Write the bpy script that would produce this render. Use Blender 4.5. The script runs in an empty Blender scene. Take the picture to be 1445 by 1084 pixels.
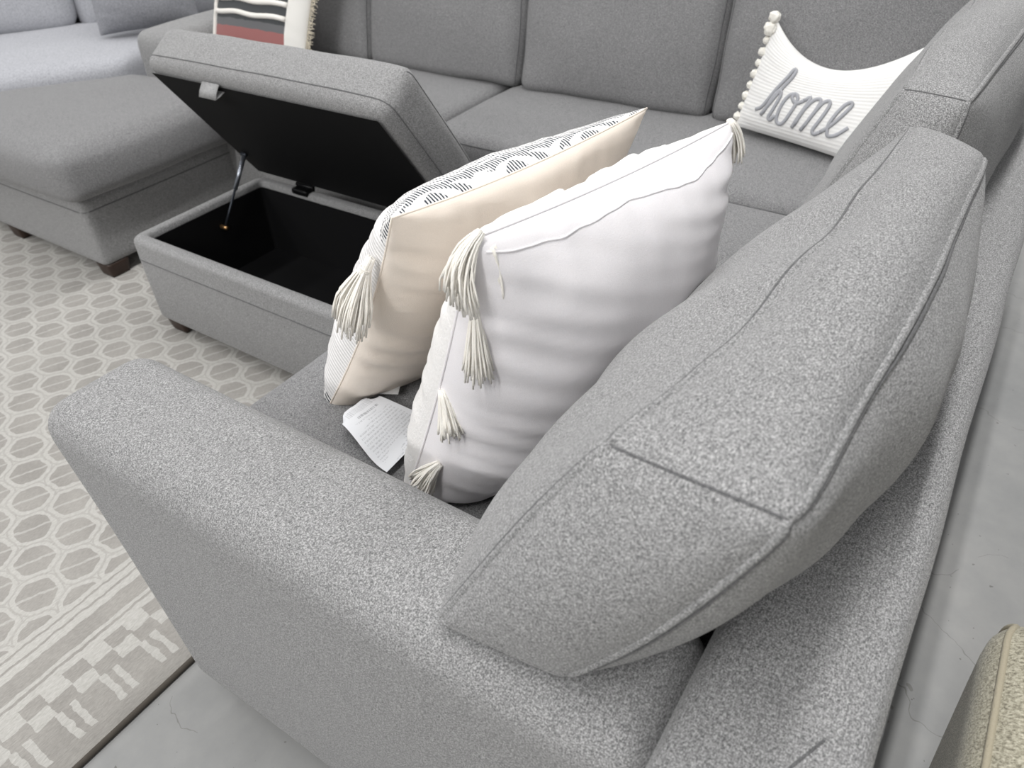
import bpy, math, random
from mathutils import Vector, Matrix, noise

random.seed(7)
SC = bpy.context.scene
COL = SC.collection
V = Vector

# ------------------------------------------------------------------ helpers
class MB:
    """collects geometry for ONE mesh object"""
    def __init__(self):
        self.v, self.f, self.m, self.uv = [], [], [], {}
    def add(self, verts, faces, mi=0):
        o = len(self.v)
        self.v += [tuple(p) for p in verts]
        for f in faces:
            self.f.append(tuple(i + o for i in f)); self.m.append(mi)
        return o
    def tube(self, pts, r, sides=6, mi=0, closed=False, flat=None):
        pts = [V(p) for p in pts]
        n = len(pts)
        verts, faces = [], []
        prev = None
        for i, p in enumerate(pts):
            if closed:
                t = pts[(i + 1) % n] - pts[i - 1]
            else:
                t = pts[min(i + 1, n - 1)] - pts[max(i - 1, 0)]
            if t.length < 1e-9: t = V((0, 0, 1))
            t.normalize()
            if flat is not None:
                nn = V(flat[i]) if isinstance(flat, list) else V(flat)
                s = t.cross(nn)
                if s.length < 1e-6: s = t.orthogonal()
                s.normalize(); q = s.cross(t)
            else:
                if prev is None:
                    s = t.orthogonal().normalized()
                else:
                    s = prev - t * prev.dot(t)
                    if s.length < 1e-6: s = t.orthogonal()
                    s.normalize()
                prev = s; q = t.cross(s)
            rr = r(i / max(1, n - 1)) if callable(r) else r
            ra, rb = rr if isinstance(rr, tuple) else (rr, rr)
            for k in range(sides):
                a = 2 * math.pi * k / sides
                verts.append(p + s * (math.cos(a) * ra) + q * (math.sin(a) * rb))
        m = n if closed else n - 1
        for i in range(m):
            j = (i + 1) % n
            for k in range(sides):
                l = (k + 1) % sides
                faces.append((i * sides + k, i * sides + l, j * sides + l, j * sides + k))
        if not closed:
            faces.append(tuple(range(sides))[::-1])
            faces.append(tuple((n - 1) * sides + k for k in range(sides)))
        self.add(verts, faces, mi)
    def build(self, name, mats, root=None, parent=None, smooth=True):
        me = bpy.data.meshes.new(name)
        off = V(root.location) if root is not None else V((0, 0, 0))
        me.from_pydata([tuple(V(p) - off) for p in self.v], [], self.f)
        for mt in (mats if isinstance(mats, (list, tuple)) else [mats]):
            me.materials.append(mt)
        me.polygons.foreach_set('material_index', self.m)
        me.polygons.foreach_set('use_smooth', [smooth] * len(self.f))
        if self.uv:
            ul = me.uv_layers.new(name='UVMap')
            for lp in me.loops:
                ul.data[lp.index].uv = self.uv.get(lp.vertex_index, (0, 0))
        me.update()
        o = bpy.data.objects.new(name, me)
        COL.objects.link(o)
        if parent is not None: o.parent = parent
        elif root is not None: o.parent = root
        return o

def thing(name, label, cat, loc, group=None):
    o = bpy.data.objects.new(name, None)
    o.empty_display_size = .1
    COL.objects.link(o); o.location = loc
    o['label'] = label; o['category'] = cat
    if group: o['group'] = group
    return o

_grid_cache = {}
def cube_grid(nx, ny, nz):
    key = (nx, ny, nz)
    if key in _grid_cache: return _grid_cache[key]
    def par(n): return [math.sin(math.pi / 2 * (2 * i / n - 1)) * .55 + (2 * i / n - 1) * .45 for i in range(n + 1)]
    A, B, C = par(nx), par(ny), par(nz)
    idx, pts, faces = {}, [], []
    def g(i, j, k):
        if (i, j, k) not in idx:
            idx[(i, j, k)] = len(pts); pts.append((A[i], B[j], C[k]))
        return idx[(i, j, k)]
    for i in range(nx):
        for j in range(ny):
            faces.append((g(i, j, nz), g(i + 1, j, nz), g(i + 1, j + 1, nz), g(i, j + 1, nz)))
            faces.append((g(i, j, 0), g(i, j + 1, 0), g(i + 1, j + 1, 0), g(i + 1, j, 0)))
    for i in range(nx):
        for k in range(nz):
            faces.append((g(i, 0, k), g(i + 1, 0, k), g(i + 1, 0, k + 1), g(i, 0, k + 1)))
            faces.append((g(i, ny, k), g(i, ny, k + 1), g(i + 1, ny, k + 1), g(i + 1, ny, k)))
    for j in range(ny):
        for k in range(nz):
            faces.append((g(0, j, k), g(0, j, k + 1), g(0, j + 1, k + 1), g(0, j + 1, k)))
            faces.append((g(nx, j, k), g(nx, j + 1, k), g(nx, j + 1, k + 1), g(nx, j, k + 1)))
    _grid_cache[key] = (pts, faces)
    return pts, faces

class Soft:
    """an upholstered block: eight corners, rounded edges, faces that swell"""
    def __init__(self, corners, r=.02, bulge=(0, 0, 0, 0, 0, 0), power=1.0, amp=0, freq=6, seed=0, edge_bow=0, extra=None):
        # corners: dict (sa,sb,sc) -> point, or box (x0,x1,y0,y1,z0,z1); bulge: -a,+a,-b,+b,-c,+c
        if not isinstance(corners, dict):
            x0, x1, y0, y1, z0, z1 = corners
            corners = {(a, b, c): V(((x0, x1)[a], (y0, y1)[b], (z0, z1)[c])) for a in (0, 1) for b in (0, 1) for c in (0, 1)}
        self.c = {k: V(p) for k, p in corners.items()}
        c = self.c
        def avg(ax):
            s = V((0, 0, 0))
            for k in c:
                if k[ax] == 1:
                    k0 = list(k); k0[ax] = 0
                    s += c[k] - c[tuple(k0)]
            return s / 4
        e = [avg(i) for i in range(3)]
        self.h = [x.length / 2 for x in e]
        self.n = [e[1].cross(e[2]).normalized(), e[2].cross(e[0]).normalized(), e[0].cross(e[1]).normalized()]
        for i in range(3):
            if self.n[i].dot(e[i]) < 0: self.n[i].negate()
        self.r = min(r, min(self.h) * .98); self.bulge = bulge; self.pw = power
        self.amp, self.freq, self.seed, self.extra = amp, freq, seed, extra
    def tri(self, a, b, c):
        a, b, c = (a + 1) / 2, (b + 1) / 2, (c + 1) / 2
        s = V((0, 0, 0))
        for (i, j, k), p in self.c.items():
            s += p * ((a if i else 1 - a) * (b if j else 1 - b) * (c if k else 1 - c))
        return s
    def __call__(self, a, b, c, lift=0):
        h, r = self.h, self.r
        p = V((a * h[0], b * h[1], c * h[2]))
        q = V([max(-(h[i] - r), min(h[i] - r, p[i])) for i in range(3)])
        d = p - q
        if d.length > 1e-9: p = q + d.normalized() * r
        u = [p[i] / h[i] for i in range(3)]
        P = self.tri(*u)
        def w(x, y): return (max(0, 1 - x * x) * max(0, 1 - y * y)) ** self.pw
        B = self.bulge
        nrm = V((0, 0, 0))
        for ax in range(3):
            o = [i for i in range(3) if i != ax]
            s = u[ax]
            k = B[2 * ax + (1 if s > 0 else 0)]
            P = P + self.n[ax] * (math.copysign(abs(s) ** 5, s) * k * w(u[o[0]], u[o[1]]))
            nrm += self.n[ax] * math.copysign(abs(s) ** 8, s)
        nrm.normalize() if nrm.length > 0 else None
        if self.amp:
            P = P + nrm * (noise.noise(P * self.freq + V((self.seed * 7.3, self.seed * 3.1, 0))) * self.amp)
        if self.extra: P = self.extra(P, u, nrm)
        if lift: P = P + nrm * lift
        return P
    def mesh(self, mb, n=(24, 24, 12), mi=0):
        pts, faces = cube_grid(*n)
        mb.add([self(*p) for p in pts], faces, mi)
    def line(self, p0, p1, n=40, lift=0):
        return [self(*[p0[i] + (p1[i] - p0[i]) * t / n for i in range(3)], lift=lift) for t in range(n + 1)]
    def ring(self, c, n=40, lift=0):
        cs = [(-1, -1, c), (1, -1, c), (1, 1, c), (-1, 1, c), (-1, -1, c)]
        out = []
        for p0, p1 in zip(cs, cs[1:]): out += self.line(p0, p1, n, lift)[:-1]
        return out

# ------------------------------------------------------------------ materials
def srgb(h):
    h = h.lstrip('#'); out = []
    for i in (0, 2, 4):
        c = int(h[i:i + 2], 16) / 255
        out.append(c / 12.92 if c <= .04045 else ((c + .055) / 1.055) ** 2.4)
    return tuple(out) + (1,)

class NT:
    def __init__(self, name, rough=.9, sheen=0, spec=.3):
        self.mat = bpy.data.materials.new(name); self.mat.use_nodes = True
        self.t = self.mat.node_tree; self.n = self.t.nodes; self.l = self.t.links
        self.b = self.n['Principled BSDF']
        self.b.inputs['Roughness'].default_value = rough
        self.b.inputs['Specular IOR Level'].default_value = spec
        if sheen: self.b.inputs['Sheen Weight'].default_value = sheen
    def set(self, sock, val):
        if hasattr(val, 'is_linked') or isinstance(val, bpy.types.NodeSocket): self.l.new(val, sock)
        else: sock.default_value = val
    def math(self, op, a, b=0, c=None):
        nd = self.n.new('ShaderNodeMath'); nd.operation = op
        self.set(nd.inputs[0], a); self.set(nd.inputs[1], b)
        if c is not None: self.set(nd.inputs[2], c)
        return nd.outputs[0]
    def coord(self, kind='Object', scale=(1, 1, 1), rot=(0, 0, 0), loc=(0, 0, 0)):
        tc = self.n.new('ShaderNodeTexCoord'); mp = self.n.new('ShaderNodeMapping')
        mp.inputs['Scale'].default_value = scale; mp.inputs['Rotation'].default_value = rot; mp.inputs['Location'].default_value = loc
        self.l.new(tc.outputs[kind], mp.inputs['Vector']); return mp.outputs[0]
    def noise(self, vec, scale, detail=2, rough=.5, dist=0):
        nd = self.n.new('ShaderNodeTexNoise')
        self.l.new(vec, nd.inputs['Vector']); nd.inputs['Scale'].default_value = scale
        nd.inputs['Detail'].default_value = detail; nd.inputs['Roughness'].default_value = rough
        nd.inputs['Distortion'].default_value = dist
        return nd.outputs['Fac']
    def ramp(self, fac, stops, interp='LINEAR'):
        nd = self.n.new('ShaderNodeValToRGB'); cr = nd.color_ramp; cr.interpolation = interp
        while len(cr.elements) < len(stops): cr.elements.new(.5)
        for e, (p, c) in zip(cr.elements, stops):
            e.position = p; e.color = c if not isinstance(c, str) else srgb(c)
        self.l.new(fac, nd.inputs[0]); return nd.outputs[0]
    def mix(self, fac, a, b, mode='MIX'):
        nd = self.n.new('ShaderNodeMix'); nd.data_type = 'RGBA'; nd.blend_type = mode
        self.set(nd.inputs[0], fac)
        for s, v in ((nd.inputs[6], a), (nd.inputs[7], b)):
            self.set(s, srgb(v) if isinstance(v, str) else v)
        return nd.outputs[2]
    def bump(self, h, strength=.3, dist=.001):
        nd = self.n.new('ShaderNodeBump'); nd.inputs['Strength'].default_value = strength; nd.inputs['Distance'].default_value = dist
        self.l.new(h, nd.inputs['Height']); self.l.new(nd.outputs[0], self.b.inputs['Normal']); return nd
    def color(self, c): self.set(self.b.inputs['Base Color'], srgb(c) if isinstance(c, str) else c)
    def sep(self, vec):
        nd = self.n.new('ShaderNodeSeparateXYZ'); self.l.new(vec, nd.inputs[0]); return nd.outputs

def heather(name, dark, mid, light, scale=1000, bump=.5, wr=0):
    m = NT(name, .95, .15, .15)
    # two stretched thread noises crossed over each other, plus slow tone change
    a = m.noise(m.coord(scale=(1, .42, 1), rot=(0, 0, .5)), scale, 2, .6)
    b = m.noise(m.coord(scale=(.42, 1, .8), rot=(.4, .2, .3)), scale * .85, 2, .6)
    f = m.math('ADD', m.math('MULTIPLY', a, .5), m.math('MULTIPLY', b, .5))
    g = m.noise(m.coord(scale=(1, .6, 1), rot=(.2, .3, 1.1)), scale * 2.1, 1, .5)
    f = m.math('ADD', m.math('MULTIPLY', f, .68), m.math('MULTIPLY', g, .32))
    col = m.ramp(f, [(.40, dark), (.5, mid), (.60, light)])
    slow = m.noise(m.coord(), 5, 3, .6)
    col = m.mix(m.math('MULTIPLY', slow, .2), col, mid)
    m.color(col)
    m.bump(f, bump, .0012)
    return m.mat

def plain(name, c, rough=.8, metal=0, spec=.4):
    m = NT(name, rough, 0, spec)
    f = m.noise(m.coord(), 60, 3)
    cc = V(srgb(c)[:3])
    m.color(m.ramp(f, [(.3, tuple(cc * .9) + (1,)), (.7, tuple(cc * 1.08) + (1,))]))
    m.b.inputs['Metallic'].default_value = metal
    return m.mat

M = {}
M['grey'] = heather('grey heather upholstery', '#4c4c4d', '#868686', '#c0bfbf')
M['seat'] = heather('grey heather shaded upholstery', '#48484a', '#7c7c7d', '#a9a8a8')  # darker copy of the grey cloth, with the far row's shade in its colour
M['seam'] = heather('grey seam thread', '#464647', '#626263', '#7c7c7d')
M['ridge'] = heather('grey seam fold', '#6d6d6e', '#9a9a9a', '#c0bfbf')
M['pale'] = heather('pale grey upholstery', '#93949a', '#a9aaaf', '#b9babf', 300, .2)
M['palepillow'] = heather('pale grey pillow cloth', '#77787d', '#8a8b90', '#9a9ba0', 300, .2)
M['black'] = plain('black lining cloth', '#08080a', .75, 0, .25)
M['wood'] = plain('dark walnut wood', '#34261f', .45)
M['steel'] = plain('brushed steel', '#9da2ab', .32, .9)
M['darksteel'] = plain('dark steel', '#3d4148', .4, .7)
M['brass'] = plain('brass bolt', '#b59066', .35, .9)
M['hinge'] = plain('black hinge metal', '#0c0c0e', .45, .4)

def cotton(name, c, weave=700, bump=.25, stripes=None, wr=.0):
    m = NT(name, .92, .1, .2)
    f = m.noise(m.coord(), weave, 2, .6)
    cc = V(srgb(c)[:3])
    slow = m.noise(m.coord(), 9, 2)
    col = m.ramp(m.math('ADD', m.math('MULTIPLY', f, .5), m.math('MULTIPLY', slow, .5)), [(.3, tuple(cc * .93) + (1,)), (.7, tuple(cc * 1.03) + (1,))])
    m.color(col)
    h = f
    if stripes:
        uv = m.sep(m.coord('UV'))
        s = m.math('SINE', m.math('MULTIPLY', uv[1], stripes))
        wob = m.noise(m.coord(), 120, 2)
        h = m.math('ADD', m.math('MULTIPLY', s, .5), m.math('MULTIPLY', wob, .9))
    m.bump(h, bump, .0015 if not stripes else .0018)
    m.b.inputs['Subsurface Weight'].default_value = .08
    m.b.inputs['Subsurface Radius'].default_value = (.01, .009, .008)
    return m.mat
M['cream'] = cotton('cream cotton', '#f3e8dc')
M['white'] = cotton('white cotton', '#efecee')
M['chenille'] = cotton('white chenille', '#eeecea', 260, .6)
M['yarn'] = cotton('ivory yarn', '#f4f0e8', 500, .4)
M['ivory'] = cotton('ivory ribbed cotton', '#eeedeb', 400, .28, stripes=190)
M['pom'] = cotton('ivory pompom yarn', '#efece4', 300, .8)
M['greyyarn'] = cotton('grey embroidery yarn', '#aeafb4', 600, .6)
M['satin'] = cotton('white satin ribbon', '#e2e2e2', 300, .1)
M['fringe'] = cotton('beige fringe', '#cfc6b4', 300, .8)
M['cord'] = cotton('white cord', '#eeeae4', 300, .6)

# patterned front of the cream pillow: rows of dark dashes that bend in waves
def dash_material():
    m = NT('white cloth with black dashes', .92, .1, .2)
    uv = m.sep(m.coord('UV'))
    u, v = uv[0], uv[1]
    tri = m.math('PINGPONG', m.math('MULTIPLY', u, 1.0), .15)
    row = m.math('ADD', v, m.math('MULTIPLY', tri, .16))
    fr = m.math('FRACT', m.math('MULTIPLY', row, 72))
    band = m.math('LESS_THAN', m.math('ABSOLUTE', m.math('SUBTRACT', fr, .5)), .24)
    wob = m.noise(m.coord(), 90, 2)
    du = m.math('FRACT', m.math('ADD', m.math('MULTIPLY', u, 92), m.math('MULTIPLY', wob, .7)))
    dash = m.math('LESS_THAN', m.math('ABSOLUTE', m.math('SUBTRACT', du, .5)), .23)
    edge = m.math('GREATER_THAN', m.math('ABSOLUTE', m.math('SUBTRACT', v, .48)), .395)
    patch = m.math('GREATER_THAN', m.noise(m.coord(), 26, 2), .38)
    k = m.math('MULTIPLY', m.math('MULTIPLY', band, dash), m.math('MULTIPLY', edge, patch))
    rim = m.math('MULTIPLY', m.math('LESS_THAN', m.math('ABSOLUTE', m.math('SUBTRACT', v, .9835)), .0075), dash)
    k = m.math('MAXIMUM', k, rim)
    m.color(m.mix(k, '#e8e6e5', '#3a4048'))
    rib = m.math('SINE', m.math('MULTIPLY', m.math('ADD', u, v), 420))
    m.bump(m.math('ADD', m.math('MULTIPLY', rib, .5), m.math('MULTIPLY', k, -1)), .35, .002)
    return m.mat
M['dashes'] = dash_material()

def stripe_material():
    m = NT('red and grey striped cloth', .92, .1, .2)
    uv = m.sep(m.coord('UV')); v = uv[1]; u = uv[0]
    wob = m.noise(m.coord(), 30, 2)
    vv = m.math('ADD', v, m.math('MULTIPLY', m.math('SUBTRACT', wob, .5), .02))
    col = m.ramp(vv, [(0, '#5f6063'), (.10, '#9c6866'), (.245, '#6a6a6c'), (.30, '#4a4c4e'), (.52, '#5a5b5d'), (.575, '#a5705f'), (.72, '#5a5b5d'), (.8, '#e5e1da')], 'CONSTANT')
    band = m.math('GREATER_THAN', u, .86)
    m.color(m.mix(band, col, '#e6e4df'))
    m.bump(m.noise(m.coord(), 400, 2), .4, .002)
    return m.mat
M['stripes'] = stripe_material()

def beige_material():
    m = NT('beige tweed', .95, .2, .15)
    s = m.coord(scale=(1, .35, 1), rot=(0, 0, .35))
    f = m.noise(s, 420, 2, .6)
    g = m.noise(m.coord(), 900, 2)
    h = m.math('ADD', m.math('MULTIPLY', f, .7), m.math('MULTIPLY', g, .3))
    m.color(m.ramp(h, [(.34, '#6f6a5c'), (.5, '#a8a391'), (.66, '#cdc8b6')]))
    m.bump(h, .7, .002)
    return m.mat
M['beige'] = beige_material()
M['beigepipe'] = cotton('beige piping', '#aba38f', 500, .6)

def floor_material():
    m = NT('polished concrete', .55, 0, .35)
    co = m.coord()
    a = m.noise(co, 1.3, 5, .6)
    b = m.noise(co, 14, 5, .65)
    col = m.ramp(m.math('ADD', m.math('MULTIPLY', a, .6), m.math('MULTIPLY', b, .4)), [(.3, '#868787'), (.55, '#979796'), (.75, '#a3a2a0')])
    vor = m.n.new('ShaderNodeTexVoronoi'); vor.feature = 'DISTANCE_TO_EDGE'; vor.inputs['Scale'].default_value = 2.6
    wv = m.n.new('ShaderNodeVectorMath'); wv.operation = 'ADD'
    nz = m.n.new('ShaderNodeTexNoise'); nz.inputs['Scale'].default_value = 5; nz.inputs['Detail'].default_value = 4
    m.l.new(co, nz.inputs['Vector'])
    sc = m.n.new('ShaderNodeVectorMath'); sc.operation = 'SCALE'; sc.inputs['Scale'].default_value = .22
    m.l.new(nz.outputs['Color'], sc.inputs[0]); m.l.new(co, wv.inputs[0]); m.l.new(sc.outputs[0], wv.inputs[1])
    m.l.new(wv.outputs[0], vor.inputs['Vector'])
    crack = m.math('LESS_THAN', vor.outputs['Distance'], .0020)
    fade = m.math('MULTIPLY', crack, m.math('MULTIPLY', m.math('GREATER_THAN', m.noise(co, 3.1, 2), .46), .55))
    col = m.mix(fade, col, '#6a6864')
    spk = m.math('GREATER_THAN', m.noise(co, 75, 2, .5), .735)
    col = m.mix(m.math('MULTIPLY', spk, .6), col, '#55524e')
    m.color(col)
    m.bump(b, .05, .002)
    return m.mat
M['floor'] = floor_material()

def rug_material(y0):
    m = NT('woven wool rug', .97, .1, .1)
    co = m.coord()
    # woven wobble
    nz = m.n.new('ShaderNodeTexNoise'); nz.inputs['Scale'].default_value = 38; nz.inputs['Detail'].default_value = 3
    m.l.new(co, nz.inputs['Vector'])
    s0 = m.sep(co); wn = m.sep(nz.outputs['Color'])
    X = m.math('ADD', s0[0], m.math('MULTIPLY', m.math('SUBTRACT', wn[0], .5), .014))
    Y = m.math('ADD', m.math('SUBTRACT', s0[1], y0), m.math('MULTIPLY', m.math('SUBTRACT', wn[1], .5), .012))
    # staggered honeycomb field
    sx, sy = .0445, .0865
    def cell(ox, oy):
        fx = m.math('SUBTRACT', m.math('FRACT', m.math('ADD', m.math('DIVIDE', X, 2 * sx), ox)), .5)
        fy = m.math('SUBTRACT', m.math('FRACT', m.math('ADD', m.math('DIVIDE', Y, 2 * sy), oy)), .5)
        qx = m.math('MULTIPLY', fx, 2 * sx); qy = m.math('MULTIPLY', fy, 2 * sy)
        ax = m.math('ABSOLUTE', qx); ay = m.math('ABSOLUTE', qy)
        k = (sx * sx + sy * sy) / 2
        e1 = m.math('DIVIDE', ax, sx)
        e2 = m.math('DIVIDE', m.math('ADD', m.math('MULTIPLY', ax, sx), m.math('MULTIPLY', ay, sy)), k)
        d = m.math('SMOOTH_MAX', e1, e2, .5)
        return d, qx, qy
    ph = -(1.72 - y0) / (2 * sy) + .5, -.424 / (2 * sx) + .5
    dA, xA, yA = cell(ph[1] % 1, ph[0] % 1)
    dB, xB, yB = cell((ph[1] + .5) % 1, (ph[0] + .5) % 1)
    d = m.math('MINIMUM', dA, dB)
    pick = m.math('LESS_THAN', dA, dB)
    qx = m.math('ADD', m.math('MULTIPLY', xA, pick), m.math('MULTIPLY', xB, m.math('SUBTRACT', 1, pick)))
    qy = m.math('ADD', m.math('MULTIPLY', yA, pick), m.math('MULTIPLY', yB, m.math('SUBTRACT', 1, pick)))
    inner = m.math('LESS_THAN', d, .78)
    streak = m.math('LESS_THAN', m.math('ABSOLUTE', m.math('ADD', qy, m.math('MULTIPLY', qx, .45))), .0032)
    outl = m.math('LESS_THAN', m.math('ABSOLUTE', m.math('SUBTRACT', d, .985)), .035)
    fine = m.noise(m.coord(scale=(.25, 1, 1)), 420, 3, .7)
    tone = m.noise(co, 9, 2)
    cream = m.ramp(fine, [(.3, '#a3a19c'), (.7, '#bdbbb7')])
    gray = m.ramp(m.math('ADD', m.math('MULTIPLY', fine, .6), m.math('MULTIPLY', tone, .4)), [(.32, '#86837f'), (.68, '#a5a29d')])
    g2 = m.mix(m.math('MULTIPLY', streak, .75), gray, cream)
    field = m.mix(inner, cream, g2)
    field = m.mix(m.math('MULTIPLY', outl, .5), field, gray)
    # border, by distance from the edge
    def between(a, b): return m.math('MULTIPLY', m.math('GREATER_THAN', Y, a), m.math('LESS_THAN', Y, b))
    def per(off, w, period=.08):
        f = m.math('FRACT', m.math('ADD', m.math('DIVIDE', X, period), -off / period + 10.5))
        return m.math('LESS_THAN', m.math('ABSOLUTE', m.math('SUBTRACT', f, .5)), w / period / 2)
    bars = m.math('MULTIPLY', m.math('ADD', per(.008, .012), per(.031, .012)), between(.034, .103))
    row1 = m.math('MULTIPLY', m.math('SUBTRACT', 1, per(.029, .042)), between(.103, .134))
    row2 = m.math('MULTIPLY', m.math('SUBTRACT', 1, per(.071, .040)), between(.134, .166))
    solid = between(.166, .182)
    solid2 = between(.188, .196)
    solid3 = between(.236, .254)
    solid4 = between(.259, .275)
    solid5 = m.math('GREATER_THAN', Y, .280)
    lite = bars
    for s in (row1, row2, solid, solid2, solid3, solid4, solid5): lite = m.math('MAXIMUM', lite, s)
    border = m.mix(lite, gray, cream)
    isfield = m.math('GREATER_THAN', Y, .292)
    col = m.mix(isfield, border, field)
    m.color(col)
    h = m.math('ADD', m.math('MULTIPLY', fine, .5), m.math('MULTIPLY', nz.outputs['Fac'], .5))
    m.bump(h, .5, .003)
    return m.mat

def tag_material():
    m = NT('printed paper', .6, 0, .3)
    uv = m.sep(m.coord('UV')); u, v = uv[0], uv[1]
    # grey print: heading, rows of small type, bar code near the free end
    line = m.math('LESS_THAN', m.math('FRACT', m.math('MULTIPLY', u, 22)), .48)
    wn = m.noise(m.coord('UV', scale=(22, 75, 1)), 1, 0)
    ink = m.math('MULTIPLY', line, m.math('GREATER_THAN', wn, .47))
    block = m.noise(m.coord('UV', scale=(5, 1.6, 1), loc=(3, 1, 0)), 1, 1)
    ink = m.math('MULTIPLY', ink, m.math('GREATER_THAN', block, .40))
    inside = m.math('MULTIPLY', m.math('GREATER_THAN', u, .25), m.math('LESS_THAN', m.math('ABSOLUTE', m.math('SUBTRACT', v, .5)), .42))
    ink = m.math('MULTIPLY', ink, inside)
    bc = m.math('GREATER_THAN', m.noise(m.coord('UV', scale=(.01, 70, 1)), 1, 0), .5)
    bcr = m.math('MULTIPLY', m.math('MULTIPLY', m.math('GREATER_THAN', u, .05), m.math('LESS_THAN', u, .155)), m.math('LESS_THAN', m.math('ABSOLUTE', m.math('SUBTRACT', v, .52)), .36))
    ink = m.math('MAXIMUM', ink, m.math('MULTIPLY', bc, bcr))
    head = m.math('MULTIPLY', m.math('LESS_THAN', m.math('ABSOLUTE', m.math('SUBTRACT', u, .225)), .018), m.math('MULTIPLY', m.math('LESS_THAN', m.math('ABSOLUTE', m.math('SUBTRACT', v, .55)), .25), m.math('GREATER_THAN', m.noise(m.coord('UV', scale=(1, 45, 1)), 1, 0), .42)))
    ink = m.math('MAXIMUM', m.math('MULTIPLY', ink, .3), m.math('MULTIPLY', head, .5))
    m.color(m.mix(ink, '#eceef2', '#6e7078'))
    return m.mat
M['tag'] = tag_material()

# ------------------------------------------------------------------ setting
RUG_Y, RUG_Z = .922, .012
mb = MB(); mb.add([(-7, -6, 0), (9, -6, 0), (9, 9, 0), (-7, 9, 0)], [(0, 1, 2, 3)])
fl = mb.build('floor', M['floor']); fl['kind'] = 'structure'

rg = Soft((-1.3, 1.70, RUG_Y, 3.9, 0.0005, RUG_Z), r=.005)
mb = MB(); rg.mesh(mb, (6, 6, 3))
edge = MB()
rug = mb.build('area_rug', rug_material(RUG_Y))
rug['label'] = 'cream and taupe honeycomb patterned rug with checked border under the ottomans'; rug['category'] = 'rug'
edge.tube([(-1.3, RUG_Y - .0012, .0055), (0, RUG_Y - .0012, .0055), (1.70, RUG_Y - .0012, .0055)], .0058, 8)
edge.build('edge_binding', plain('dark rug binding', '#4b4640', .95), parent=rug)

def leg(x, y, z0, z1, root, s=.055):
    f = Soft({(a, b, c): V((x + (a - .5) * (s if c else s * .82), y + (b - .5) * (s if c else s * .82), z1 if c else z0)) for a in (0, 1) for b in (0, 1) for c in (0, 1)}, r=.004)
    m_ = MB(); f.mesh(m_, (4, 4, 4)); return m_.build('leg', M['wood'], root)

def seam(paths, root, parent, soft=None, r=.0028, name='seam', mat='seam'):
    for p in paths:
        m_ = MB()
        closed = (V(p[0]) - V(p[-1])).length < .03 and len(p) > 60
        m_.tube(p, r, 6, 0, closed)
        m_.build(name, M[mat], root, parent)

def fold(paths_fn, root, parent, shift):
    """stitched seam: a dark groove with a raised fold beside it"""
    for fn in paths_fn:
        seam([fn(.0002, 0)], root, parent, r=.0020)
        seam([fn(-.0018, shift)], root, parent, r=.0045, name='seam_fold', mat='grey')

# ------------------------------------------------------------------ the big sectional sofa
SEAT_Z, ARM_Z = .465, .625
sofa = thing('sectional_sofa', 'large L-shaped grey heather sectional sofa with a big slumped back cushion in the foreground', 'sofa', (1.2, .9, 0))

def block(name, box, r, root, bulge=(0,) * 6, n=(16, 16, 12), mat='grey', amp=.0, freq=5, seed=0, extra=None, parent=None, power=1):
    s = Soft(box, r=r, bulge=bulge, amp=amp, freq=freq, seed=seed, extra=extra, power=power)
    m_ = MB(); s.mesh(m_, n)
    o = m_.build(name, M[mat] if isinstance(mat, str) else mat, root, parent)
    return s, o

# frames
def rear_lean(P, u, n):       # the back frame leans out towards its top
    return P
nb = {}
for a in (0, 1):
    x = (.238, 2.27)[a]
    nb[(a, 0, 0)] = V((x, -.105, .065)); nb[(a, 1, 0)] = V((x, .080, .065))
    nb[(a, 0, 1)] = V((x, -.062, .638)); nb[(a, 1, 1)] = V((x, .080, .638))
fb, o = block('back_frame', nb, .022, sofa, (0, 0, .0, 0, 0, .004), (50, 10, 14), amp=.003, seed=2)
seam([fb.line((-.82, -1, .86), (-.99, .1, 1), 30, .0), fb.line((-.82, -1, .86), (-.82, -1, -.9), 30, 0)], sofa, o, r=.0012)
block('back_frame', (2.13, 2.275, .085, 2.70, .065, .632), .03, sofa, (.0,) * 6, (8, 40, 12))
# arms
ac = {(a_, b_, c_): V(((((.252, .242)[c_], .405)[a_]), (.073, (.852, .900)[c_])[b_], (.065, ARM_Z)[c_])) for a_ in (0, 1) for b_ in (0, 1) for c_ in (0, 1)}
arm, o_arm = block('arm', ac, .036, sofa, (.004, .004, 0, .010, 0, .010), (18, 40, 26), amp=.004, freq=4, seed=1)
arm2, _ = block('arm', (1.60, 2.14, 2.49, 2.70, .065, .575), .045, sofa, (.012, 0, 0, .01, 0, .01), (26, 16, 20))
# bases
block('base', (.405, 1.62, .08, .84, .065, .31), .012, sofa, n=(14, 10, 6))
block('base', (1.55, 2.14, .08, 2.50, .065, .31), .012, sofa, n=(10, 18, 6))
# seat cushions
def seat_cushion(box, bulge, seed, sides, n=(36, 36, 12)):
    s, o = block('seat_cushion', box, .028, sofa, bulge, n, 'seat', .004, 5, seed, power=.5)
    seam([s.line(a, b, 50, .0) for a, b in sides], sofa, o, r=.002)
    return s
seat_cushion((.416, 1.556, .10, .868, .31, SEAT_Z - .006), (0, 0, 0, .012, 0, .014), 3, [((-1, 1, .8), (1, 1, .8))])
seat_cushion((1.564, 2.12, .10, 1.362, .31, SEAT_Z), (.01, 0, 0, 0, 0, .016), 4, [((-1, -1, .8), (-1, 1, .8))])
seat_cushion((1.50, 2.12, 1.372, 2.488, .31, SEAT_Z), (.01, 0, 0, 0, 0, .016), 5, [((-1, -1, .8), (-1, 1, .8))])

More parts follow.
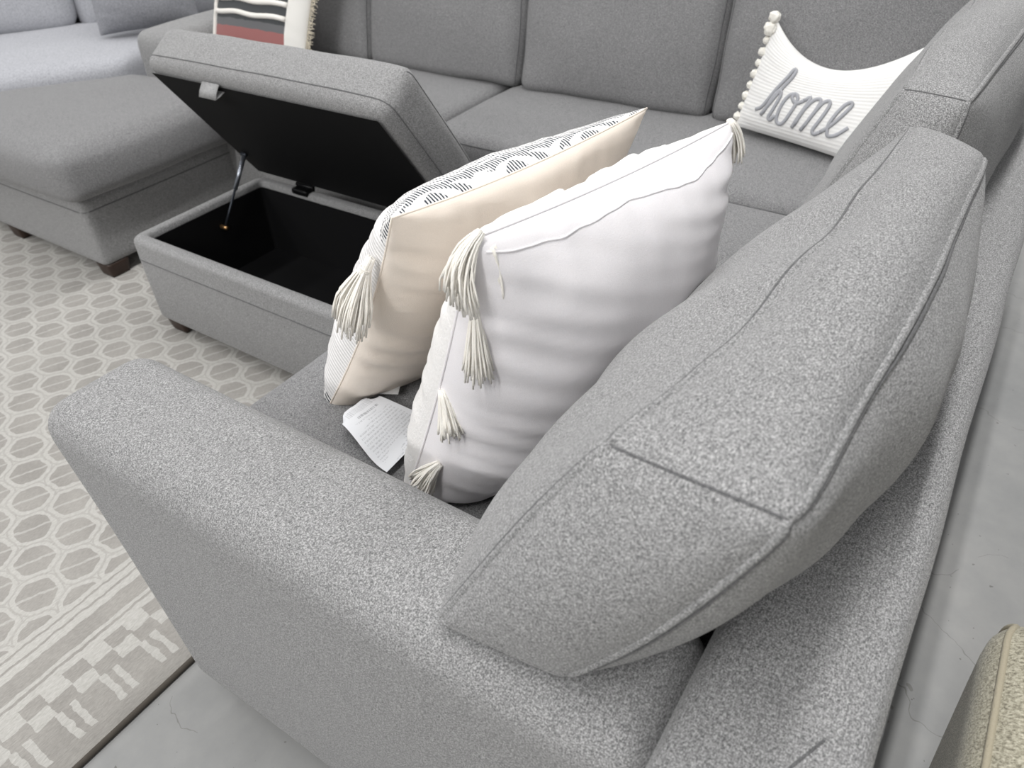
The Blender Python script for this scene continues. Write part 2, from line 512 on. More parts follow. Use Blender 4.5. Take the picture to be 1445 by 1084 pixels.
# back cushions of the far row
def far_cushion(y0, y1, seed):
    c = {}
    for b in (0, 1):
        y = (y0, y1)[b]
        c[(0, b, 0)] = V((1.955, y, .462)); c[(1, b, 0)] = V((2.16, y, .462))
        c[(0, b, 1)] = V((2.06, y, .90)); c[(1, b, 1)] = V((2.20, y, .90))
    s = Soft(c, r=.035, bulge=(.045, .01, .006, .006, 0, .03), power=.55, amp=.008, freq=7, seed=seed)
    m_ = MB(); s.mesh(m_, (12, 36, 32)); o = m_.build('back_cushion', M['seat'], sofa)
    seam([s.line((-1, e, -1), (-1, e, 1), 40, 0) for e in (-1, 1)], sofa, o, r=.002)
for i, (a, b) in enumerate(((.12, .700), (.706, 1.311), (1.317, 1.918), (1.924, 2.488))): far_cushion(a, b, 11 + i)

# the two back cushions of the near row, slumped over the frame
def near_cushion(c, bulge, seed, n, wr, slump):
    def extra(P, u, nn):
        k = slump * max(0, 1 - u[0] ** 2) * max(0, (u[2] + 1) / 2) ** 2 * max(0, (u[1] + 1) / 2)
        P = P + V((0, -.7 * k, -.6 * k))
        k = wr * noise.noise(V((P.x * 9, P.y * 4, P.z * 4 + seed))) * max(0, 1 - abs(u[0]) ** 4)
        return P + nn * k
    s = Soft(c, r=.02, bulge=bulge, power=.62, amp=.010, freq=6, seed=seed, extra=extra)
    m_ = MB(); s.mesh(m_, n)
    o = m_.build('back_cushion', M['grey'], sofa)
    e = .985
    def L(p0, p1): return lambda lift, sh: s.line(tuple(p0[i] + sh * (p0[i + 3] if len(p0) > 3 else 0) for i in range(3)), tuple(p1[i] + sh * (p1[i + 3] if len(p1) > 3 else 0) for i in range(3)), 60, lift)
    fold([L((-1, 1, 1, 0, -1, 0), (1, 1, 1, 0, -1, 0)), L((-1, -1, 1, 0, 1, 0), (1, -1, 1, 0, 1, 0)),
          L((-1, 1, -1, 0, -1, 0), (-1, 1, 1, 0, -1, 0)), L((-1, -1, -1, 0, 1, 0), (-1, -1, 1, 0, 1, 0)),
          L((-1, -1, -1, 0, 0, 1), (-1, 1, -1, 0, 0, 1))], sofa, o, .06)
    seam([s.line((-1, -1, 1), (-1, 1, 1), 40, -.0004)], sofa, o, r=.0013)
    return s
NC = {(0, 1, 0): (.262, .292, .632), (0, 0, 0): (.280, .158, .634), (0, 1, 1): (.338, .170, .85), (0, 0, 1): (.340, .030, .845),
      (1, 1, 0): (1.075, .315, .475), (1, 0, 0): (1.06, .08, .52), (1, 1, 1): (1.062, .112, .852), (1, 0, 1): (.995, .014, .848)}
near_cushion(NC, (.030, .01, .085, .060, 0, .032), 21, (64, 32, 36), .014, .036)
NC2 = {(0, 1, 0): (1.10, .30, .475), (0, 0, 0): (1.10, .08, .52), (0, 1, 1): (1.18, .150, .855), (0, 0, 1): (1.155, .060, .855),
       (1, 1, 0): (1.93, .30, .475), (1, 0, 0): (1.93, .08, .52), (1, 1, 1): (1.93, .135, .86), (1, 0, 1): (1.93, .020, .86)}
near_cushion(NC2, (.05, .01, .06, .03, 0, .028), 22, (48, 24, 28), .006, .0)
for x, y in ((.31, .80), (.31, .02), (1.1, .78), (1.74, 2.62), (2.18, 2.62), (2.18, .0)): leg(x, y, 0, .07, sofa)

# ------------------------------------------------------------------ storage ottoman with its lid up
OX0, OX1, OY0, OY1, OZ0, OZ1 = .912, 1.372, 1.085, 1.862, .058, .307
ott = thing('storage_ottoman', 'grey storage ottoman with its padded lid propped open over a black empty box', 'ottoman', (1.14, 1.47, RUG_Z))
W = .036
body = MB()
def hollow(mb, o, i, z0, z1, zf, r=.016):
    """upholstered tub: rounded rim, outer walls, inner walls"""
    def loop(x0, x1, y0, y1, z, rad, n=6):
        out = []
        for cx, cy, a0 in ((x1 - rad, y1 - rad, 0), (x0 + rad, y1 - rad, 90), (x0 + rad, y0 + rad, 180), (x1 - rad, y0 + rad, 270)):
            for k in range(n + 1):
                a = math.radians(a0 + 90 * k / n); out.append((cx + rad * math.cos(a), cy + rad * math.sin(a), z))
        return out
    x0, x1, y0, y1 = o
    prof = [(.006, z0), (0, z0 + .01), (-.001, (z0 + z1) / 2), (0, z1 - r)]
    for k in range(1, 6):
        a = math.pi / 2 * k / 5
        prof.append((r - r * math.cos(a), z1 - r + r * math.sin(a)))
    prof.append((W - .006, z1)); prof.append((W, z1 - .006)); prof.append((W, z1 - .02))
    loops = [loop(x0 + d, x1 - d, y0 + d, y1 - d, z, .03 if d < W - .01 else .012) for d, z in prof]
    n = len(loops[0]); verts = [p for l in loops for p in l]; faces = []
    for a in range(len(loops) - 1):
        for k in range(n):
            l = (k + 1) % n
            faces.append((a * n + k, a * n + l, (a + 1) * n + l, (a + 1) * n + k))
    faces.append(tuple(range(n))[::-1])
    mb.add(verts, faces)
    return loop
loop = hollow(body, (OX0, OX1, OY0, OY1), None, OZ0, OZ1, .09)
o_body = body.build('body', M['grey'], ott)
lin = MB()
a = loop(OX0 + W, OX1 - W, OY0 + W, OY1 - W, OZ1 - .018, .012); b = loop(OX0 + W, OX1 - W, OY0 + W, OY1 - W, .085, .012)
n = len(a); lin.add(a + b, [(k, (k + 1) % n, n + (k + 1) % n, n + k) for k in range(n)] + [tuple(range(n, 2 * n))])
lin.build('lining', M['black'], ott, o_body, smooth=False)
seam([loop(OX0 - .0005, OX1 + .0005, OY0 - .0005, OY1 + .0005, OZ1 - .062, .03) + [loop(OX0, OX1, OY0, OY1, OZ1 - .062, .03)[0]]], ott, o_body, r=.0016)
for x, y in ((OX0 + .05, OY1 - .05), (OX0 + .05, OY0 + .05), (OX1 - .06, OY1 - .05), (OX1 - .06, OY0 + .05)): leg(x, y, RUG_Z, OZ0 + .004, ott, .075)
# lid in hinge coordinates: d along the lid, n away from the box
LA = math.radians(124.5)
LD = V((math.cos(LA), 0, math.sin(LA))); LN = V((math.sin(LA), 0, -math.cos(LA)))
HP = V((1.368, 0, .318))
def lid(d, y, k): return HP + LD * d + LN * k + V((0, y, 0))
LL = .452
lc = {}
for aa in (0, 1):
    for bb in (0, 1):
        for cc in (0, 1):
            lc[(aa, bb, cc)] = lid((-.004, LL)[aa] if not cc else (.006, LL - .004)[aa], (OY0 - .008, OY1 + .008)[bb], (0, .128)[cc])
ls = Soft(lc, r=.028, bulge=(.004, .010, .006, .006, 0, .026), power=.5, amp=.003, seed=6)
mb = MB(); ls.mesh(mb, (26, 36, 14))
o_lid = mb.build('lid', M['grey'], ott)
seam([ls.ring(-.52, 40, 0)], ott, o_lid, r=.0017)
seam([ls.line((-1, e, .93), (1, e, .93), 40, 0) for e in (-1, 1)], ott, o_lid, r=.0016)
pan = MB()
pan.add([lid(.012, OY0 + .012, -.0045), lid(LL - .022, OY0 + .012, -.0045), lid(LL - .022, OY1 - .012, -.0045), lid(.012, OY1 - .012, -.0045)], [(0, 1, 2, 3)])
pan.build('underside', M['black'], ott, o_lid, smooth=False)
# pull tab of folded fabric at the free edge
tb = MB()
yt = 1.62
pts = [lid(LL - .016, yt, -.002), lid(LL - .022, yt, -.022), lid(LL - .03, yt, -.036), lid(LL - .036, yt, -.022), lid(LL - .040, yt, -.003)]
verts = []; w = .03
for p in pts: verts += [p + V((0, -w, 0)), p + V((0, w, 0))]
tb.add(verts, [(2 * i, 2 * i + 1, 2 * i + 3, 2 * i + 2) for i in range(len(pts) - 1)])
ob = tb.build('pull_tab', M['ridge'], ott, o_lid); ob.modifiers.new('t', 'SOLIDIFY').thickness = .002
# gas struts and hinges
for yy in (OY1 - W - .02, OY0 + W + .02):
    p0 = V((1.165, yy, .235)); p1 = lid(.115, yy, -.012)
    st = MB(); mid = p0.lerp(p1, .52)
    st.tube([p0, mid], .0036, 8, 1); st.tube([mid, p1], .0065, 10, 0)
    st.tube([p0 + V((0, -.01, 0)), p0 + V((0, .016, 0))], .006, 8, 2); st.tube([p1 + V((0, -.008, 0)), p1 + V((0, .012, 0))], .006, 8, 1)
    st.build('gas_strut', [M['steel'], M['darksteel'], M['brass']], ott)
for yy in (1.655, 1.29):
    hb = Soft((1.330, 1.366, yy - .03, yy + .03, .300, .3165), r=.003)
    m_ = MB(); hb.mesh(m_, (4, 4, 3)); m_.tube([(1.358, yy - .034, .318), (1.358, yy + .034, .318)], .006, 8)
    m_.build('hinge', M['hinge'], ott)

# ------------------------------------------------------------------ closed ottoman beyond it
ot2 = thing('ottoman', 'closed dark grey upholstered ottoman with overhanging cushion top, left of the open ottoman', 'ottoman', (1.25, 2.55, RUG_Z))
def wedge(x0, x1, yr, cut, z0, z1, left):
    # the far edge is cut on a slant
    return {(0, 0, 0): V((x0, yr, z0)), (1, 0, 0): V((x1, yr, z0)), (0, 1, 0): V((x0, left, z0)), (1, 1, 0): V((x1, cut, z0)),
            (0, 0, 1): V((x0, yr, z1)), (1, 0, 1): V((x1, yr, z1)), (0, 1, 1): V((x0, left, z1)), (1, 1, 1): V((x1, cut, z1))}
s, o = block('base', wedge(1.0, 1.585, 2.245, 2.69, .058, .285, 3.08), .018, ot2, (.004,) * 6, (20, 24, 12))
seam([s.ring(.62, 30, 0)], ot2, o, r=.0018)
s, o = block('seat_cushion', wedge(.965, 1.59, 2.20, 2.70, .285, .435, 3.12), .035, ot2, (.03, .01, .028, .01, 0, .028), (32, 36, 14), 'seat', .006, 5, 9, power=.5)
for x, y, z in ((1.045, 2.285, RUG_Z), (1.045, 2.82, RUG_Z), (1.53, 2.29, RUG_Z), (1.53, 2.62, RUG_Z)): leg(x, y, z, .062, ot2, .075)

# ------------------------------------------------------------------ pale sofa at the far left
Dv, Nv = V((.80, -.60, 0)), V((.60, .80, 0))
def pq(s_, n_, z): return Dv * s_ + Nv * n_ + V((0, 0, z))
ps = thing('pale_sofa', 'pale grey sofa at the far left behind the closed ottoman', 'sofa', pq(-1.1, 3.6, 0))
def pblock(name, s0, s1, n0, n1, z0, z1, r, bulge, mat='pale', s1b=None, n=(30, 20, 12), amp=.004, nt=0):
    c = {}
    for cc, z in ((0, z0), (1, z1)):
        t = nt * cc
        c[(0, 0, cc)] = pq(s0, n0 + t, z); c[(1, 0, cc)] = pq(s1, n0 + t, z)
        c[(0, 1, cc)] = pq(s0, n1 + t, z); c[(1, 1, cc)] = pq(s1b if s1b is not None else s1, n1 + t, z)
    return block(name, c, r, ps, bulge, n, mat, amp, 4, 31, power=.55)
pblock('base', -1.95, -.42, 3.30, 4.28, .08, .27, .02, (0,) * 6, s1b=.0)
pblock('seat_cushion', -1.93, -.40, 3.25, 3.98, .275, .455, .04, (.01, .01, .03, .0, 0, .022), s1b=-.06, n=(40, 24, 14))
pblock('back_cushion', -1.90, -.62, 3.86, 4.10, .44, .86, .07, (.02, .02, .03, .02, 0, .04), nt=.07)
pblock('back_cushion', -.60, .12, 3.90, 4.14, .42, .88, .06, (.02, .02, .03, .02, 0, .04), nt=.07)
pblock('back_frame', -1.95, .12, 4.10, 4.28, .08, .78, .04, (0,) * 6)
for s_, n_ in ((-1.85, 3.38), (-.52, 3.38), (-1.85, 4.2), (-.06, 4.2)):
    p = pq(s_, n_, 0); leg(p.x, p.y, RUG_Z if p.x < 1.67 and p.y < 3.88 else 0, .085, ps, .06)

# ------------------------------------------------------------------ beige armchair, only its arm shows
bc = thing('armchair', 'beige tweed armchair with piped rounded arm at the lower right corner', 'armchair', (.2, -.55, 0))
def barm(y0, y1):
    c = {}
    for a_, x in ((0, -.28), (1, .685)):
        c[(a_, 0, 0)] = V((x, y0, .09)); c[(a_, 1, 0)] = V((x, y1 - .035, .09))
        c[(a_, 0, 1)] = V((x - .02 * a_, y0, .515)); c[(a_, 1, 1)] = V((x - .02 * a_, y1, .515))
    s = Soft(c, r=.046, bulge=(0, .018, .012, .004, 0, .014), power=.6)
    m_ = MB(); s.mesh(m_, (36, 20, 24)); o = m_.build('arm', M['beige'], bc)
    m_ = MB()
    for e in (-1, 1):
        m_.tube(s.line((-1, e * .99, 1), (1, e * .99, 1), 60, .0005) + s.line((1, e * .99, 1), (1, e * .99, -1), 40, .0005)[1:], .0036, 8)
    m_.build('piping', M['beigepipe'], bc, o)
    return s
barm(-.305, -.141); barm(-.99, -.84)
block('seat_cushion', (-.15, .62, -.835, -.31, .27, .44), .04, bc, (0, .02, 0, 0, 0, .02), mat='beige')
block('base', (-.26, .60, -.835, -.31, .09, .27), .02, bc, mat='beige')
block('backrest', (-.42, -.20, -.98, -.16, .09, .82), .06, bc, (.02, .02, 0, 0, 0, .02), mat='beige')
for x, y in ((.58, -.22), (.58, -.92), (-.34, -.24), (-.34, -.90)): leg(x, y, 0, .095, bc, .05)

# ------------------------------------------------------------------ throw pillows
class Pillow:
    """side 'A' faces along +cross(br-bl, tl-bl), 'B' the other way"""
    def __init__(self, bl, br, tr, tl, ta, tb, pinch=.06, sag=0, pw=2.6, ex=.55, wr=0, seed=0, roll=0):
        self.bl, self.br, self.tr, self.tl = map(V, (bl, br, tr, tl))
        self.ta, self.tb, self.pinch, self.sag, self.pw, self.ex = ta, tb, pinch, sag, pw, ex
        self.n = (self.br - self.bl).cross(self.tl - self.bl).normalized()
        self.up = (self.tl + self.tr - self.bl - self.br).normalized()
        self.wr, self.seed, self.roll = wr, seed, roll
    def __call__(self, u, v, side=1, lift=0):
        a, b = 2 * u - 1, 2 * v - 1
        uu = .5 + a / 2 * (1 - self.pinch * (1 - b * b)); vv = .5 + b / 2 * (1 - self.pinch * (1 - a * a))
        P = self.bl * ((1 - uu) * (1 - vv)) + self.br * (uu * (1 - vv)) + self.tr * (uu * vv) + self.tl * ((1 - uu) * vv)
        P = P - self.up * (self.sag * (1 - a * a) * max(0, v) ** 2.5)
        w = (max(0, 1 - abs(a) ** self.pw) * max(0, 1 - abs(b) ** self.pw)) ** self.ex
        T = self.ta if side > 0 else self.tb
        t = T * w * (1.22 - .5 * v)
        # seams roll to side A: the far face curls over the edge
        P = P + self.n * (self.roll * (1 - w) * (1 - .65 * u) * (1 - .35 * v))
        if self.wr:
            e = math.exp(-u / .22) + .7 * math.exp(-(1 - u) / .2)
            k = noise.noise(V((u * 2.2 + self.seed, v * 22 + u * 7, self.seed))) * e + .5 * noise.noise(V((u * 16, v * 3 + self.seed, 4))) * math.exp(-(1 - v) / .12)
            k += .6 * noise.noise(V((u * 3.5, v * 3.5, self.seed + 9)))
            t += self.wr * k * min(1, w * 2.2)
        return P + self.n * ((1 if side > 0 else -1) * (t + lift))
    def mesh(self, mb, n=64, ma=0, mb_i=1):
        par = [.5 - .5 * math.cos(math.pi * i / n) for i in range(n + 1)]
        A, B, verts, faces, mats = {}, {}, [], [], []
        for i, u in enumerate(par):
            for j, v in enumerate(par):
                A[i, j] = len(verts); verts.append(self(u, v, 1)); mb.uv[len(mb.v) + A[i, j]] = (u, v)
                if 0 < i < n and 0 < j < n:
                    B[i, j] = len(verts); verts.append(self(u, v, -1)); mb.uv[len(mb.v) + B[i, j]] = (u, v)
                else: B[i, j] = A[i, j]
        fa = [(A[i, j], A[i + 1, j], A[i + 1, j + 1], A[i, j + 1]) for i in range(n) for j in range(n)]
        fb = [(B[i, j], B[i, j + 1], B[i + 1, j + 1], B[i + 1, j]) for i in range(n) for j in range(n)]
        o = len(mb.v)
        mb.v += [tuple(p) for p in verts]
        for f in fa: mb.f.append(tuple(k + o for k in f)); mb.m.append(ma)
        for f in fb: mb.f.append(tuple(k + o for k in f)); mb.m.append(mb_i)

DOWN = V((0, 0, -1))
def tassel(root, base, d0, length, n=44, spread=.016, mat='yarn', r=.0012, droop=.6, knot=True, seed=0):
    rnd = random.Random(seed)
    m_ = MB(); base = V(base); d0 = V(d0).normalized()
    for i in range(n):
        a = rnd.uniform(0, 6.28); q = math.sqrt(rnd.random())
        s = d0.orthogonal().normalized(); t = d0.cross(s)
        off = (s * math.cos(a) + t * math.sin(a)) * q
        L = length * rnd.uniform(.82, 1.05)
        pts = []
        p = base + off * .005
        ph, kk = rnd.uniform(0, 6.28), rnd.uniform(.001, .003)
        for k in range(7):
            x = k / 6
            wid = .005 + (spread - .005) * min(1, max(0, x - .12) * 1.7) if knot else .004 + spread * x
            dd = d0.lerp(DOWN, droop * x)
            p = base + dd * (L * x) + off * wid + s * (math.sin(ph + x * 7) * kk * x)
            pts.append(p)
        m_.tube(pts, r, 5)
    if knot:
        p = base + d0 * (length * .15)
        s = d0.orthogonal().normalized(); t = d0.cross(s)
        for kz in range(4):
            c = p + d0 * (kz * .0022)
            m_.tube([c + (s * math.cos(2 * math.pi * j / 14) + t * math.sin(2 * math.pi * j / 14)) * .0072 for j in range(14)], .0014, 5, 0, True)
    return m_.build('tassel', M[mat], root)

def loop_hem(p, pts_uv, r, root, mat, name, parent=None, side=1, lift=0):
    m_ = MB(); m_.tube([p(u, v, side, lift) for u, v in pts_uv], r, 6)
    return m_.build(name, M[mat], root, parent)

def edge_path(n=30):
    L = [i / n for i in range(n + 1)]
    return [(0, t) for t in L] + [(t, 1) for t in L[1:]] + [(1, 1 - t) for t in L[1:]] + [(1 - t, 0) for t in L[1:-1]]

# cream pillow with a dashed front
p1 = thing('throw_pillow', 'cream throw pillow with black dashed white edging, behind the white tasselled pillow', 'pillow', (.82, .72, SEAT_Z), 'throw pillows on the near seat')
P1 = Pillow((.572, .800, .470), (1.06, .70, .468), (1.010, .462, .835), (.545, .556, .858), .105, .080, .08, 0, 2.4, .42, .012, 3, .050)
mb = MB(); P1.mesh(mb, 72); o = mb.build('cover', [M['cream'], M['dashes']], p1)
m_ = MB(); m_.tube([P1(u, v) for u, v in edge_path()], .0014, 5, 0, True); m_.build('seam', M['cream'], p1, o)
tassel(p1, P1(0, .83) + V((-.004, .016, 0)), (-.35, .35, -.75), .105, 95, .026, droop=.3, seed=4)
m_ = MB()
m_.add([(.604, .690, .484), (.626, .656, .481), (.662, .676, .485), (.645, .712, .487)], [(0, 1, 2, 3)])
ob = m_.build('care_label', M['satin'], p1, smooth=False); ob.modifiers.new('t', 'SOLIDIFY').thickness = .0008

# white pillow with tassels
p2 = thing('throw_pillow', 'white throw pillow with ivory tassels, leaning nearest the big grey back cushion', 'pillow', (.74, .50, SEAT_Z), 'throw pillows on the near seat')
P2 = Pillow((.478, .535, .470), (.965, .425, .468), (.978, .322, .842), (.508, .408, .868), .150, .075, .045, 0, 2.4, .42, .012, 8, .018)
mb = MB(); P2.mesh(mb, 72); o = mb.build('cover', [M['white'], M['chenille']], p2)
m_ = MB(); m_.tube([P2(u, v) for u, v in edge_path()], .0018, 5, 0, True)
m_.tube([P2(.02 + .96 * i / 60,   .980 - .006 * math.sin(i * .17), 1, 0) for i in range(61)], .0014, 6)
m_.build('seam', M['white'], p2, o)
# raised chenille loops on the patterned face, seen where it curls over the top
m_ = MB()
for k, (u0, u1, v0) in enumerate(((.10, .42, .90), (.24, .40, .80), (.55, .85, .90), (.60, .8, .8), (.25, .8, .66), (.25, .8, .5), (.25, .8, .34))):
    pth = [P2(u0 + (u1 - u0) * i / 30, v0 + .012 * math.sin(i * .5), -1, .002) for i in range(31)]
    pth += [P2(u1 - (u1 - u0) * i / 30, v0 - .04 + .012 * math.sin(i * .5), -1, .002) for i in range(31)]
    m_.tube(pth, .0065, 7, 0, True)
m_.build('chenille_loop', M['chenille'], p2, o)
tassel(p2, P2(0, 1) + V((.012, -.004, .004)), (-.75, .25, -.45), .088, 95, .021, droop=.55, seed=1, knot=False)
tassel(p2, P2(.02, .98, 1, .004) + V((.008, 0, .004)), (.12, -.2, -.9), .06, 7, .005, droop=.5, seed=9, knot=False, r=.0014)
def along(p, u0, v0, u1, v1, lift): return p(u0, v0, 1, lift), p(u1, v1, 1, lift + .006) - p(u0, v0, 1, lift)
b_, d_ = along(P2, .004, .82, .012, .62, .004)
tassel(p2, b_, d_, .084, 80, .015, droop=.2, seed=2, knot=False)
b_, d_ = along(P2, .0, .50, .008, .36, .004)
tassel(p2, b_, d_, .060, 80, .014, droop=.2, seed=3, knot=False)
b_, d_ = along(P2, .003, .25, .0, .16, .008)
tassel(p2, b_, d_ + V((-.02, 0, 0)), .052, 80, .017, droop=.25, seed=5, knot=False)
tassel(p2, P2(1, 1) + V((-.004, 0, .002)), (.55, -.15, -.6), .064, 80, .016, droop=.6, seed=6, knot=False)

# "home" pillow
p3 = thing('throw_pillow', 'small white ribbed pillow with the grey word home, in the sofa corner', 'pillow', (1.9, .42, SEAT_Z), 'throw pillows on the far seat')
P3 = Pillow((1.900, .606, .494), (1.80, .25, .486), (1.955, .180, .750), (1.945, .560, .746), .045, .05, .02, .10, 2.6, .55, .003, 5)
mb = MB(); P3.mesh(mb, 60); o = mb.build('cover', [M['ivory'], M['ivory']], p3)
def pom(root, p, r, seed):
    pts, faces = cube_grid(8, 8, 8); vs = []
    for q in pts:
        d = V(q).normalized()
        vs.append(V(p) + d * (r * (1 + .28 * noise.noise(d * 2.3 + V((seed, 0, 0))))))
    m_ = MB(); m_.add(vs, faces); return m_.build('pompom', M['pom'], root)
for i in range(11):
    t = i / 10
    pom(p3, P3(0, t) + V((-.004, .002, 0)), (.009, .0105)[i % 2] * (1.5 if i in (9, 10, 0) else 1), i)
    pom(p3, P3(1, t) + V((-.003, -.006, 0)), .012, i + 20)
# strokes of the word, in pillow coordinates (across, up)
HOME_DATA = [[[0.147,0.217],[0.158,0.225],[0.174,0.237],[0.188,0.256],[0.198,0.286],[0.208,0.323],[0.216,0.361],[0.224,0.395],[0.231,0.431],[0.24,0.471],[0.252,0.521],[0.265,0.578],[0.275,0.63],[0.28,0.674],[0.284,0.713],[0.288,0.74],[0.294,0.754],[0.3,0.754],[0.305,0.743],[0.308,0.723],[0.308,0.693],[0.306,0.647],[0.296,0.58],[0.28,0.504],[0.265,0.436],[0.253,0.379],[0.242,0.328],[0.23,0.283],[0.22,0.241],[0.209,0.205],[0.202,0.181]],[[0.212,0.203],[0.219,0.24],[0.228,0.292],[0.237,0.34],[0.243,0.379],[0.25,0.415],[0.257,0.44],[0.264,0.453],[0.272,0.455],[0.279,0.449],[0.283,0.435],[0.287,0.414],[0.288,0.386],[0.286,0.345],[0.281,0.298],[0.276,0.257],[0.271,0.225],[0.266,0.2],[0.264,0.18],[0.269,0.167],[0.277,0.16],[0.285,0.161],[0.293,0.175],[0.301,0.197],[0.307,0.213]],[[0.378,0.464],[0.37,0.459],[0.358,0.451],[0.347,0.437],[0.339,0.415],[0.332,0.388],[0.327,0.357],[0.323,0.32],[0.321,0.28],[0.321,0.245],[0.322,0.215],[0.325,0.189],[0.33,0.169],[0.338,0.155],[0.349,0.147],[0.359,0.146],[0.368,0.15],[0.376,0.161],[0.385,0.18],[0.393,0.21],[0.4,0.248],[0.406,0.286],[0.41,0.322],[0.413,0.357],[0.413,0.387],[0.411,0.41],[0.407,0.428],[0.401,0.442],[0.394,0.455],[0.385,0.464],[0.378,0.464],[0.373,0.453],[0.369,0.434],[0.371,0.416],[0.381,0.398],[0.397,0.38],[0.412,0.372],[0.428,0.382],[0.443,0.401],[0.453,0.416]],[[0.453,0.416],[0.463,0.434],[0.476,0.457],[0.485,0.465],[0.488,0.45],[0.487,0.42],[0.484,0.383],[0.479,0.337],[0.471,0.285],[0.464,0.239],[0.458,0.2],[0.453,0.167],[0.449,0.144]],[[0.459,0.172],[0.466,0.213],[0.473,0.271],[0.481,0.325],[0.49,0.368],[0.499,0.406],[0.51,0.436],[0.522,0.455],[0.536,0.464],[0.546,0.464],[0.553,0.455],[0.558,0.437],[0.559,0.408],[0.556,0.366],[0.55,0.314],[0.541,0.265],[0.532,0.217],[0.52,0.171],[0.511,0.14]],[[0.52,0.168],[0.529,0.205],[0.54,0.257],[0.549,0.308],[0.557,0.352],[0.565,0.394],[0.573,0.428],[0.584,0.449],[0.596,0.46],[0.607,0.461],[0.614,0.45],[0.619,0.43],[0.621,0.4],[0.618,0.357],[0.612,0.305],[0.605,0.26],[0.598,0.225],[0.591,0.196],[0.588,0.172],[0.591,0.156],[0.598,0.145],[0.607,0.142],[0.618,0.148],[0.631,0.162],[0.64,0.172]],[[0.64,0.172],[0.653,0.191],[0.671,0.218],[0.687,0.25],[0.703,0.287],[0.716,0.327],[0.727,0.365],[0.736,0.398],[0.742,0.427],[0.745,0.45],[0.742,0.465],[0.736,0.472],[0.728,0.473],[0.721,0.469],[0.712,0.458],[0.703,0.439],[0.695,0.409],[0.686,0.373],[0.68,0.337],[0.675,0.304],[0.671,0.273],[0.67,0.244],[0.673,0.217],[0.679,0.193],[0.685,0.175],[0.69,0.164],[0.696,0.158],[0.705,0.158],[0.717,0.162],[0.731,0.17],[0.746,0.185],[0.762,0.209],[0.778,0.238],[0.79,0.259]]]
for st in HOME_DATA:
    m_ = MB()
    pts = [P3(u, v, 1, .0015) for u, v in st]
    m_.tube(pts, (.0044, .0024), 8, 0, False, P3.n)
    m_.build('embroidered_letter', M['greyyarn'], p3, o)

# striped pillow beyond the raised lid
p4 = thing('throw_pillow', 'red, grey and white striped pillow with fringed edge, beyond the raised ottoman lid', 'pillow', (1.78, 2.24, SEAT_Z), 'throw pillows on the far seat')
P4 = Pillow((1.76, 2.475, .475), (1.76, 2.03, .475), (1.90, 1.96, .90), (1.90, 2.42, .90), .055, .055, .03, 0, 2.6, .55, .004, 6)
mb = MB(); P4.mesh(mb, 48); o = mb.build('cover', [M['stripes'], M['cord']], p4)
m_ = MB()
for vv, dn in ((.345, .30), (.44, .32), (.76, .5), (.84, .5)):
    pth = [(.86 - .78 * i / 30, vv + .006 * math.sin(i * .4)) for i in range(31)] + [(.055 - .004 * k, vv - dn * (k / 8) ** 1.3) for k in range(1, 9)]
    m_.tube([P4(u, max(.02, v), 1, .001) for u, v in pth], .0085, 7)
m_.build('cord_trim', M['cord'], p4, o)
m_ = MB(); rnd = random.Random(3)
for i in range(170):
    v = i / 169; b = P4(1, v)
    m_.tube([b, b + V((rnd.uniform(-.006, .006), -.012, rnd.uniform(-.004, .004))), b + V((rnd.uniform(-.01, .01), -.022, rnd.uniform(-.008, .004)))], .0015, 4)
m_.build('fringe', M['fringe'], p4, o)

# pale grey pillow on the pale sofa
p5 = thing('throw_pillow', 'plain grey pillow leaning on the back of the pale sofa', 'pillow', pq(-.31, 3.65, .46))
a0, b0 = (-.49, 3.56), (-.11, 3.56)
P5 = Pillow(pq(a0[0], a0[1], .484), pq(b0[0], b0[1], .484), pq(b0[0], b0[1] + .12, .86), pq(a0[0], a0[1] + .12, .86), .07, .06, .04, 0, 2.8, .5, .006, 2)
mb = MB(); P5.mesh(mb, 40); o = mb.build('cover', [M['palepillow'], M['palepillow']], p5)
m_ = MB(); m_.tube([P5(u, v) for u, v in edge_path()], .003, 6, 0, True); m_.build('piping', M['palepillow'], p5, o)

# printed paper tag lying on the near seat
tg = MB()
nu, nv = 24, 12
TA, TB, TC, TD = V((.528, .690, 0)), V((.602, .690, 0)), V((.612, .565, 0)), V((.490, .560, 0))   # free end: A,B; sewn end: D,C
for i in range(nu + 1):
    for j in range(nv + 1):
        u, v = i / nu, j / nv
        p = TA * ((1 - u) * (1 - v)) + TB * ((1 - u) * v) + TC * (u * v) + TD * (u * (1 - v))
        cut = max(0, abs(v - .5) - .3) * (1 - min(1, u / .14)) * .11
        p = p + (TD - TA).normalized() * cut
        z = SEAT_Z + .019 + .005 * math.sin(u * 5 + 1) * (1 if v < .5 else .6) + .004 * (1 - v) * math.sin(u * 6)
        tg.uv[len(tg.v)] = (u, v); tg.v.append((p.x, p.y, z))
for i in range(nu):
    for j in range(nv):
        k = i * (nv + 1) + j
        tg.f.append((k, k + nv + 1, k + nv + 2, k + 1)); tg.m.append(0)
tag = tg.build('paper_tag', M['tag'])
tag['label'] = 'white printed paper tag lying flat on the near grey seat beside the white pillow'; tag['category'] = 'tag'

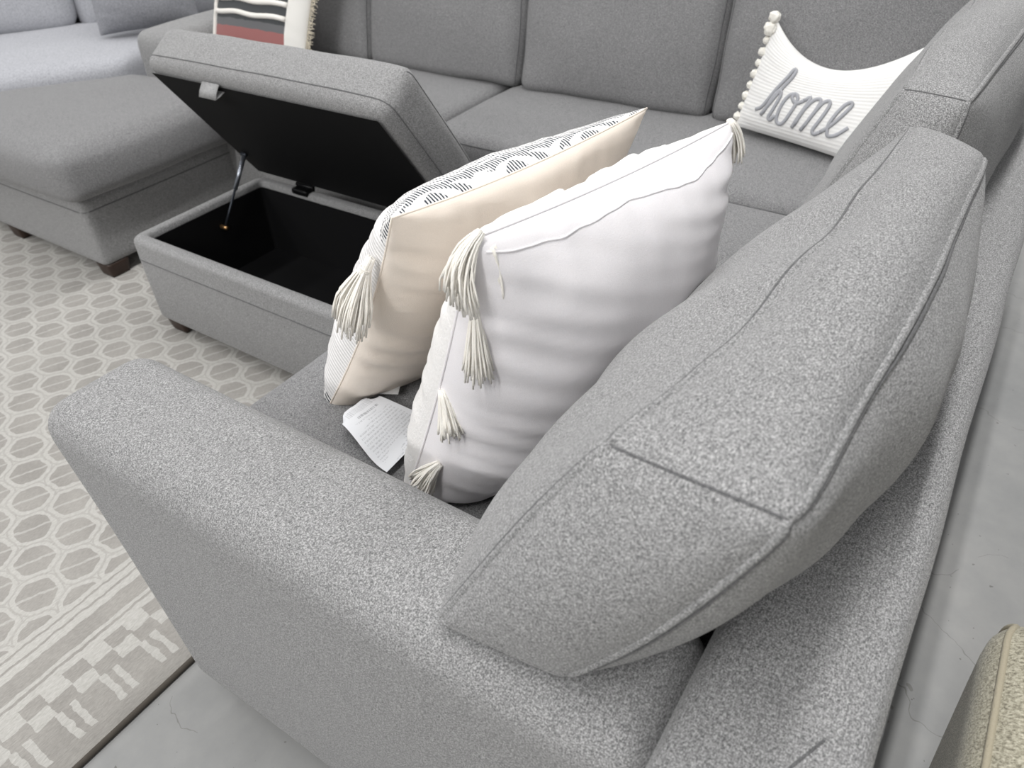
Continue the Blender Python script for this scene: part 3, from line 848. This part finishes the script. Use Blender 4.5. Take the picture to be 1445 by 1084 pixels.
# ------------------------------------------------------------------ light
def strip(name, loc, sx, sy, power, col=(1, .995, .985)):
    l = bpy.data.lights.new(name, 'AREA'); l.shape = 'RECTANGLE'; l.size, l.size_y = sx, sy; l.energy = power; l.color = col
    o = bpy.data.objects.new(name, l); COL.objects.link(o); o.location = loc; return o
strip('strip_or_fill_light', (0, .50, 5.0), 16, .10, 400)
strip('strip_or_fill_light', (0, .72, 5.0), 16, .10, 230)
strip('strip_or_fill_light', (0, 4.2, 5.0), 16, .4, 230)
strip('strip_or_fill_light', (0, 7.5, 5.0), 16, .4, 230)
strip('strip_or_fill_light', (0, -3.6, 5.0), 16, .5, 45)
cross = strip('strip_or_fill_light', (-4.2, 2.6, 3.6), .4, 6, 150)  # added fill lamp, brightens the arm's outer side and the pillows
cross.rotation_euler = (0, math.radians(-48), 0)
cross = strip('strip_or_fill_light', (-2.6, -5.2, 3.0), 6, .4, 105)  # added low fill lamp for the pillow backs, in place of distant lights
cross.rotation_euler = (math.radians(62), 0, math.radians(-28))
wd = bpy.data.worlds.new('showroom'); SC.world = wd; wd.use_nodes = True
bg = wd.node_tree.nodes['Background']; bg.inputs[0].default_value = (.97, .98, 1, 1); bg.inputs[1].default_value = .22

# ------------------------------------------------------------------ camera
R = ((0.55200092, -0.5366592, 0.63819424), (-0.83297627, -0.31999906, 0.45138801), (-0.03801997, -0.78076725, -0.62366415))
cd = bpy.data.cameras.new('camera'); cam = bpy.data.objects.new('camera', cd); COL.objects.link(cam)
m4 = Matrix.Identity(4)
for i in range(3):
    m4[i][0] = R[i][0]; m4[i][1] = -R[i][1]; m4[i][2] = -R[i][2]
m4[0][3], m4[1][3], m4[2][3] = 0, 0, 1.2
cam.matrix_world = m4
cd.sensor_width = 36; cd.lens = 36 * 1060.765 / 1445
cd.clip_start = .02
cd.dof.use_dof = True; cd.dof.focus_distance = .95; cd.dof.aperture_fstop = 7.5
SC.camera = cam
SC.view_settings.view_transform = 'Standard'
SC.view_settings.exposure = -.38
